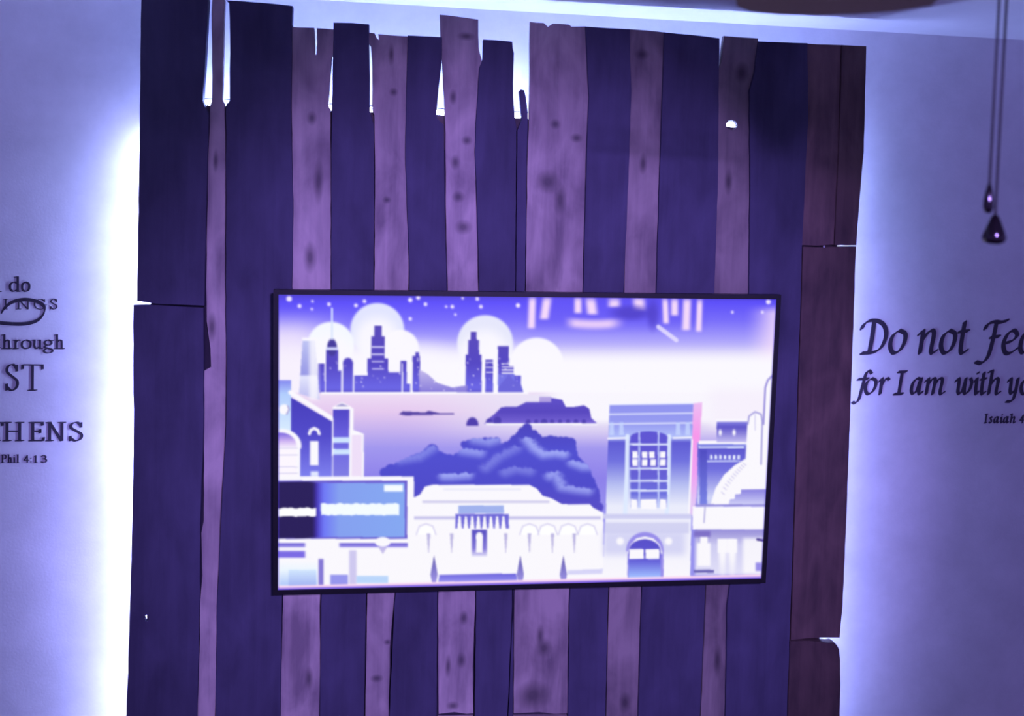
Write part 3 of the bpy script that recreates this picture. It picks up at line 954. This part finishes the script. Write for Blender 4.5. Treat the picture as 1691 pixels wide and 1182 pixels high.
ROMAN = {
    'a': [[(.06, .34), (.14, .43), (.26, .40), (.28, .28), (.28, .06), (.36, .0)], [(.28, .26), (.1, .2), (.06, .08), (.14, 0), (.28, .1)]],
    'c': [[(.34, .36), (.22, .44), (.08, .34), (.07, .12), (.2, 0), (.34, .08)]],
    'n': [[(.1, .43), (.1, 0)], [(.1, .32), (.2, .43), (.32, .40), (.34, .3), (.34, 0)], sf(.1, 0), sf(.34, 0), [(.02, .42), (.1, .43)]],
    'd': [[(.34, .68), (.34, 0)], [(.34, .36), (.22, .44), (.08, .34), (.07, .12), (.18, 0), (.34, .1)], [(.24, .67), (.34, .68)], [(.34, .01), (.42, .01)]],
    'o': [[(.24, .44), (.08, .34), (.07, .1), (.24, 0), (.40, .1), (.41, .34), (.24, .44)]],
    't': [[(.14, .58), (.14, .1), (.2, .01), (.32, .05)], [(.02, .43), (.3, .43)]],
    'h': [[(.1, .7), (.1, 0)], [(.1, .32), (.2, .43), (.32, .40), (.34, .3), (.34, 0)], sf(.1, 0), sf(.34, 0), [(.01, .69), (.1, .7)]],
    'r': [[(.1, .43), (.1, 0)], [(.1, .3), (.18, .42), (.3, .42)], sf(.1, 0), [(.02, .42), (.1, .43)]],
    'u': [[(.1, .43), (.1, .12), (.18, .0), (.32, .1)], [(.34, .43), (.34, 0)], [(.02, .43), (.1, .43)], [(.26, .43), (.34, .43)], [(.34, 0), (.43, .01)]],
    'g': [[(.22, .44), (.1, .36), (.1, .24), (.22, .17), (.33, .24), (.33, .37), (.22, .44)], [(.16, .18), (.08, .08), (.2, .02), (.36, -.04), (.36, -.16), (.2, -.22), (.06, -.14), (.12, -.02), (.2, .02)], [(.33, .38), (.42, .43)]],
    'i': [[(.1, .43), (.1, 0)], sf(.1, 0, .09), [(.02, .42), (.1, .43)], [(.095, .62), (.105, .63)]],
    'l': [[(.1, .7), (.1, 0)], sf(.1, 0, .09), [(.02, .69), (.1, .7)]],
    'S': [[(.38, .56), (.26, .68), (.1, .62), (.08, .48), (.24, .36), (.4, .24), (.38, .08), (.22, -.01), (.06, .1)], [(.385, .5), (.385, .66)], [(.06, .0), (.06, .16)]],
    'T': [[(.3, .66), (.3, 0)], [(.0, .665), (.6, .665)], sf(.3, 0), [(.01, .66), (.0, .56)], [(.59, .66), (.6, .56)]],
    'H': [[(.12, .67), (.12, 0)], [(.54, .67), (.54, 0)], [(.12, .35), (.54, .35)], sf(.12, 0), sf(.12, .67), sf(.54, 0), sf(.54, .67)],
    'E': [[(.12, .67), (.12, 0)], [(.02, .67), (.44, .67)], [(.12, .35), (.36, .35)], [(.02, 0), (.46, 0)], [(.43, .67), (.44, .57)], [(.46, 0), (.48, .11)], [(.36, .41), (.36, .29)]],
    'N': [[(.1, .67), (.1, 0)], [(.1, .67), (.54, .0)], [(.56, .67), (.56, 0)], sf(.1, 0), [(.0, .67), (.12, .67)], sf(.56, .67)],
    'I': [[(.1, .67), (.1, 0)], sf(.1, 0), sf(.1, .67)],
    'G': [[(.5, .54), (.36, .68), (.14, .58), (.06, .34), (.14, .08), (.34, -.01), (.5, .08)], [(.5, .28), (.5, .04)], sf(.5, .28, .1), [(.5, .5), (.5, .66)]],
    'R': [[(.12, .67), (.12, 0)], [(.02, .67), (.3, .67), (.42, .54), (.32, .37), (.12, .35)], [(.26, .35), (.52, .0)], sf(.12, 0)],
    'C': [[(.5, .54), (.36, .68), (.14, .58), (.06, .34), (.14, .08), (.34, -.01), (.52, .1)], [(.5, .5), (.5, .66)]],
    'A': [[(.02, 0), (.28, .68)], [(.28, .68), (.56, 0)], [(.12, .24), (.44, .24)], sf(.03, 0), sf(.56, 0)],
    'L': [[(.12, .67), (.12, 0)], sf(.12, .67), [(.02, 0), (.46, 0)], [(.46, 0), (.48, .12)]],
    'P': [[(.12, .67), (.12, 0)], [(.02, .67), (.3, .67), (.42, .52), (.32, .33), (.12, .31)], sf(.12, 0)],
    '4': [[(.3, .62), (.3, 0)], [(.3, .62), (.04, .2)], [(.04, .2), (.42, .2)]],
    '1': [[(.16, .6), (.16, 0)], [(.06, .54), (.16, .6)], sf(.16, 0)],
    '3': [[(.06, .54), (.18, .62), (.32, .52), (.28, .38), (.16, .34), (.32, .28), (.36, .12), (.2, 0), (.04, .06)]],
    ':': [[(.1, .06), (.11, .07)], [(.1, .38), (.11, .39)]],
}
YD = -0.0006


def ink(bm, path, nib, thin, ang):
    """sweep a flat nib along a path of (x, z) points"""
    ca, sa = math.cos(ang), math.sin(ang)
    cor = [Vector((sx * nib / 2 * ca - sy * thin / 2 * sa, sx * nib / 2 * sa + sy * thin / 2 * ca)) for sx in (-1, 1) for sy in (-1, 1)]
    for step, (a, b) in enumerate(zip(path, path[1:])):
        yd = YD - 2.0e-5 * (step % 24) - 1.2e-5 * random.random()     # overlapping strokes never share a plane
        pts = [Vector(a) + c_ for c_ in cor] + [Vector(b) + c_ for c_ in cor]
        hull = convex_hull_2d(pts)
        if len(hull) < 3:
            continue
        lo = [bm.verts.new((pts[i].x, yd, pts[i].y)) for i in hull]
        back = [bm.verts.new((pts[i].x, 0.0, pts[i].y)) for i in hull]
        bm.faces.new(lo)
        for i in range(len(lo)):
            j = (i + 1) % len(lo)
            bm.faces.new((lo[i], lo[j], back[j], back[i]))


def letters(name, parent, font, glyphs, base, cap_px, nib, ang, thin, mat=M_VINYL, gap=4.6):
    """glyphs: (character, left px, right px); base: baseline px; cap_px: height of a capital in px; one part per word"""
    for i in range(1, len(glyphs)):
        if glyphs[i][1] - glyphs[i - 1][2] > gap:
            letters(name, parent, font, glyphs[:i], base, cap_px, nib, ang, thin, mat, gap)
            return letters(name, parent, font, glyphs[i:], base, cap_px, nib, ang, thin, mat, gap)
    bm = bmesh.new()
    for ch, x0, x1 in glyphs:
        st = [curve(s) for s in font[ch]]
        xs = [p[0] for s in st for p in s]
        a, b = min(xs), max(xs)
        A, B = at(x0, base, 0), at(x1, base, 0)
        up = (at(x0, base - cap_px, 0) - A).length / .67
        pad = nib * up * .42
        wid = max((B.x - A.x) - 2 * pad, 1e-4)
        k = wid / (b - a) if b - a > .03 else up
        for s in st:
            path = [(A.x + pad + (p[0] - a) * k, A.z + p[1] * up) for p in s]
            ink(bm, path, nib * up, thin * up, ang)
    me = bpy.data.meshes.new(name)
    bm.to_mesh(me)
    bm.free()
    return link(name, me, mat, parent)


q1 = thing('wall_lettering', 'black italic vinyl lettering on the right wall that begins Do not Fear', 'wall decal', at(1550, 600, 0))
A35 = math.radians(35)
letters('word', q1, CHANCERY, [('D', 1418, 1465), ('o', 1466, 1497), ('n', 1513, 1549), ('o', 1550, 1579), ('t', 1579, 1600), ('F', 1609, 1664), ('e', 1653, 1681), ('a', 1681, 1714), ('r', 1716, 1744)],
        583, 54, .098, A35, .028)
letters('word', q1, CHANCERY, [('f', 1406, 1440), ('o', 1426, 1448), ('r', 1449, 1469), ('I', 1474, 1497), ('a', 1502, 1525), ('m', 1525, 1561), ('w', 1575, 1606), ('i', 1607, 1617), ('t', 1616, 1629), ('h', 1629, 1653),
                                     ('y', 1660, 1682), ('o', 1683, 1704), ('u', 1705, 1729)], 650.5, 37, .11, A35, .032)
letters('word', q1, CHANCERY, [('I', 1624, 1631), ('s', 1632, 1639), ('a', 1640, 1650), ('i', 1651, 1656), ('a', 1656, 1666), ('h', 1667, 1677), ('4', 1683, 1691), ('1', 1692, 1697), (':', 1698, 1701), ('1', 1702, 1707), ('0', 1708, 1717)],
        698, 14, .14, A35, .05)

q2 = thing('wall_lettering', 'black roman vinyl lettering on the left wall with a looping flourish', 'wall decal', at(40, 600, 0))
A10 = math.radians(12)
letters('word', q2, ROMAN, [('I', -74, -66), ('c', -52, -37), ('a', -36, -19), ('n', -18, 3), ('d', 15, 34.5), ('o', 35, 50)], 481, 24, .10, A10, .032)
letters('word', q2, ROMAN, [('A', -122, -104), ('L', -101, -89), ('L', -86, -74), ('T', -44, -26), ('H', -21, -1), ('I', 6, 13), ('N', 26, 51), ('G', 56, 78), ('S', 83, 95)], 510, 16, .085, A10, .03, gap=16)
letters('word', q2, ROMAN, [('t', -12, 1), ('h', 2, 20), ('r', 20.5, 34), ('o', 34.5, 52), ('u', 52.5, 71), ('g', 71, 90), ('h', 89, 107)], 575.5, 22, .10, A10, .034)
letters('word', q2, ROMAN, [('C', -106, -78), ('H', -72, -43), ('R', -38, -13), ('I', -9, -2), ('S', 9, 31), ('T', 35, 72)], 644, 42, .068, A10, .02, gap=14)
letters('word', q2, ROMAN, [('S', -172, -151), ('T', -148, -123), ('R', -120, -97), ('E', -94, -74), ('N', -72, -44), ('G', -42, -17), ('T', -14, 6), ('H', 4, 40), ('E', 47, 74), ('N', 75, 109), ('S', 114, 137)], 727.5, 30, .105, A10, .03)
letters('word', q2, ROMAN, [('P', 1, 11), ('h', 11.5, 21), ('i', 21.5, 26), ('l', 27, 32), ('4', 39, 48.5), (':', 50, 53), ('1', 56, 62), ('3', 67, 78)], 763.5, 12.5, .12, A10, .045)
bm = bmesh.new()
fl = curve([(-40, 522), (-10, 531), (20, 534.5), (45, 534), (63, 528), (73, 516), (73, 506), (62, 498), (42, 494.5), (22, 498), (9, 507), (3, 515)], 12)
ink(bm, [(at(x, y, 0).x, at(x, y, 0).z) for x, y in fl], 0.0085, 0.0025, math.radians(75))
me = bpy.data.meshes.new('flourish')
bm.to_mesh(me)
bm.free()
link('flourish', me, M_VINYL, q2)

# ------------------------------------------------------------------ ceiling fan near the camera with two pull chains
YF = -1.25
f1, f2 = at(1631.5, 352, YF), at(1641, 403, YF + 0.012)
top2 = at(1664, 0, YF + 0.006)
hx = (f1.x + f2.x) / 2
ZB = CEIL - 0.237
fan = thing('ceiling_fan', 'dark ceiling fan at the top edge with two hanging pull chains before the right wall', 'ceiling fan', (hx, YF, CEIL))
bm = bmesh.new()
lathe(bm, (hx, YF, CEIL), [(0.075, 0.0), (0.078, -0.03), (0.05, -0.055), (0.02, -0.06), (0.02, -0.09), (0.085, -0.10), (0.095, -0.12), (0.095, -0.155), (0.06, -0.185), (0.03, -0.205), (0.025, -0.225), (0.015, -0.230)])
from_bm('motor_housing', bm, M_CHAIN, fan, True)
# blade that reaches in over the top of the picture, and its opposite out of it
ang0 = math.radians(166)
for k in range(2):
    an = ang0 + k * math.pi
    u = Vector((math.cos(an), math.sin(an), 0))
    v = Vector((-math.sin(an), math.cos(an), 0))
    prof = [(0.075, .03), (0.11, .05), (0.155, .062), (0.20, .066), (0.25, .064), (0.29, .052), (0.31, .032), (0.317, .0)]
    loop = prof + [(r, -w) for r, w in reversed(prof[:-1])]
    bm = bmesh.new()
    ctr = Vector((hx, YF, ZB))
    lo = [bm.verts.new(ctr + u * r + v * w + Vector((0, 0, w * .1))) for r, w in loop]
    hi = [bm.verts.new(ctr + u * r + v * w + Vector((0, 0, w * .1 + .008))) for r, w in loop]
    bm.faces.new(lo)
    bm.faces.new(list(reversed(hi)))
    for i in range(len(lo)):
        j = (i + 1) % len(lo)
        bm.faces.new((lo[i], lo[j], hi[j], hi[i]))
    from_bm('blade', bm, M_BLADE, fan)
MM = 0.0012 / 1.22 * 1.05

for f, zt, prof, nm in ((f1, f1.z + 0.036, [(.0012, 1), (.002, .97), (.0040, .72), (.0055, .42), (.0058, .2), (.0040, .04), (.001, 0)], 'slim'),
                        (f2, f2.z + 0.0365, [(.0014, 1), (.0040, .95), (.0074, .72), (.0110, .45), (.0136, .22), (.0122, .08), (.006, 0)], 'pear')):
    bm = bmesh.new()
    tube(bm, [(f.x, f.y, CEIL - 0.20), (f.x, f.y, zt)], 0.0013, 8)
    z = zt + 0.002
    while z < CEIL - 0.2:
        bmesh.ops.create_icosphere(bm, subdivisions=1, radius=0.0021, matrix=Matrix.Translation((f.x, f.y, z)))
        z += 0.0052
    ch = from_bm('pull_chain', bm, M_CHAIN, fan, True)
    bm = bmesh.new()
    lathe(bm, (f.x, f.y, f.z), [(r, h * (zt - f.z)) for r, h in prof])
    fo = from_bm('fob', bm, M_FOB, None, True)
    fo.parent = ch
    fo.matrix_parent_inverse = Matrix.Identity(4)
    fo['label'] = 'slim dark drop-shaped fob' if nm == 'slim' else 'wide dark pear-shaped fob'
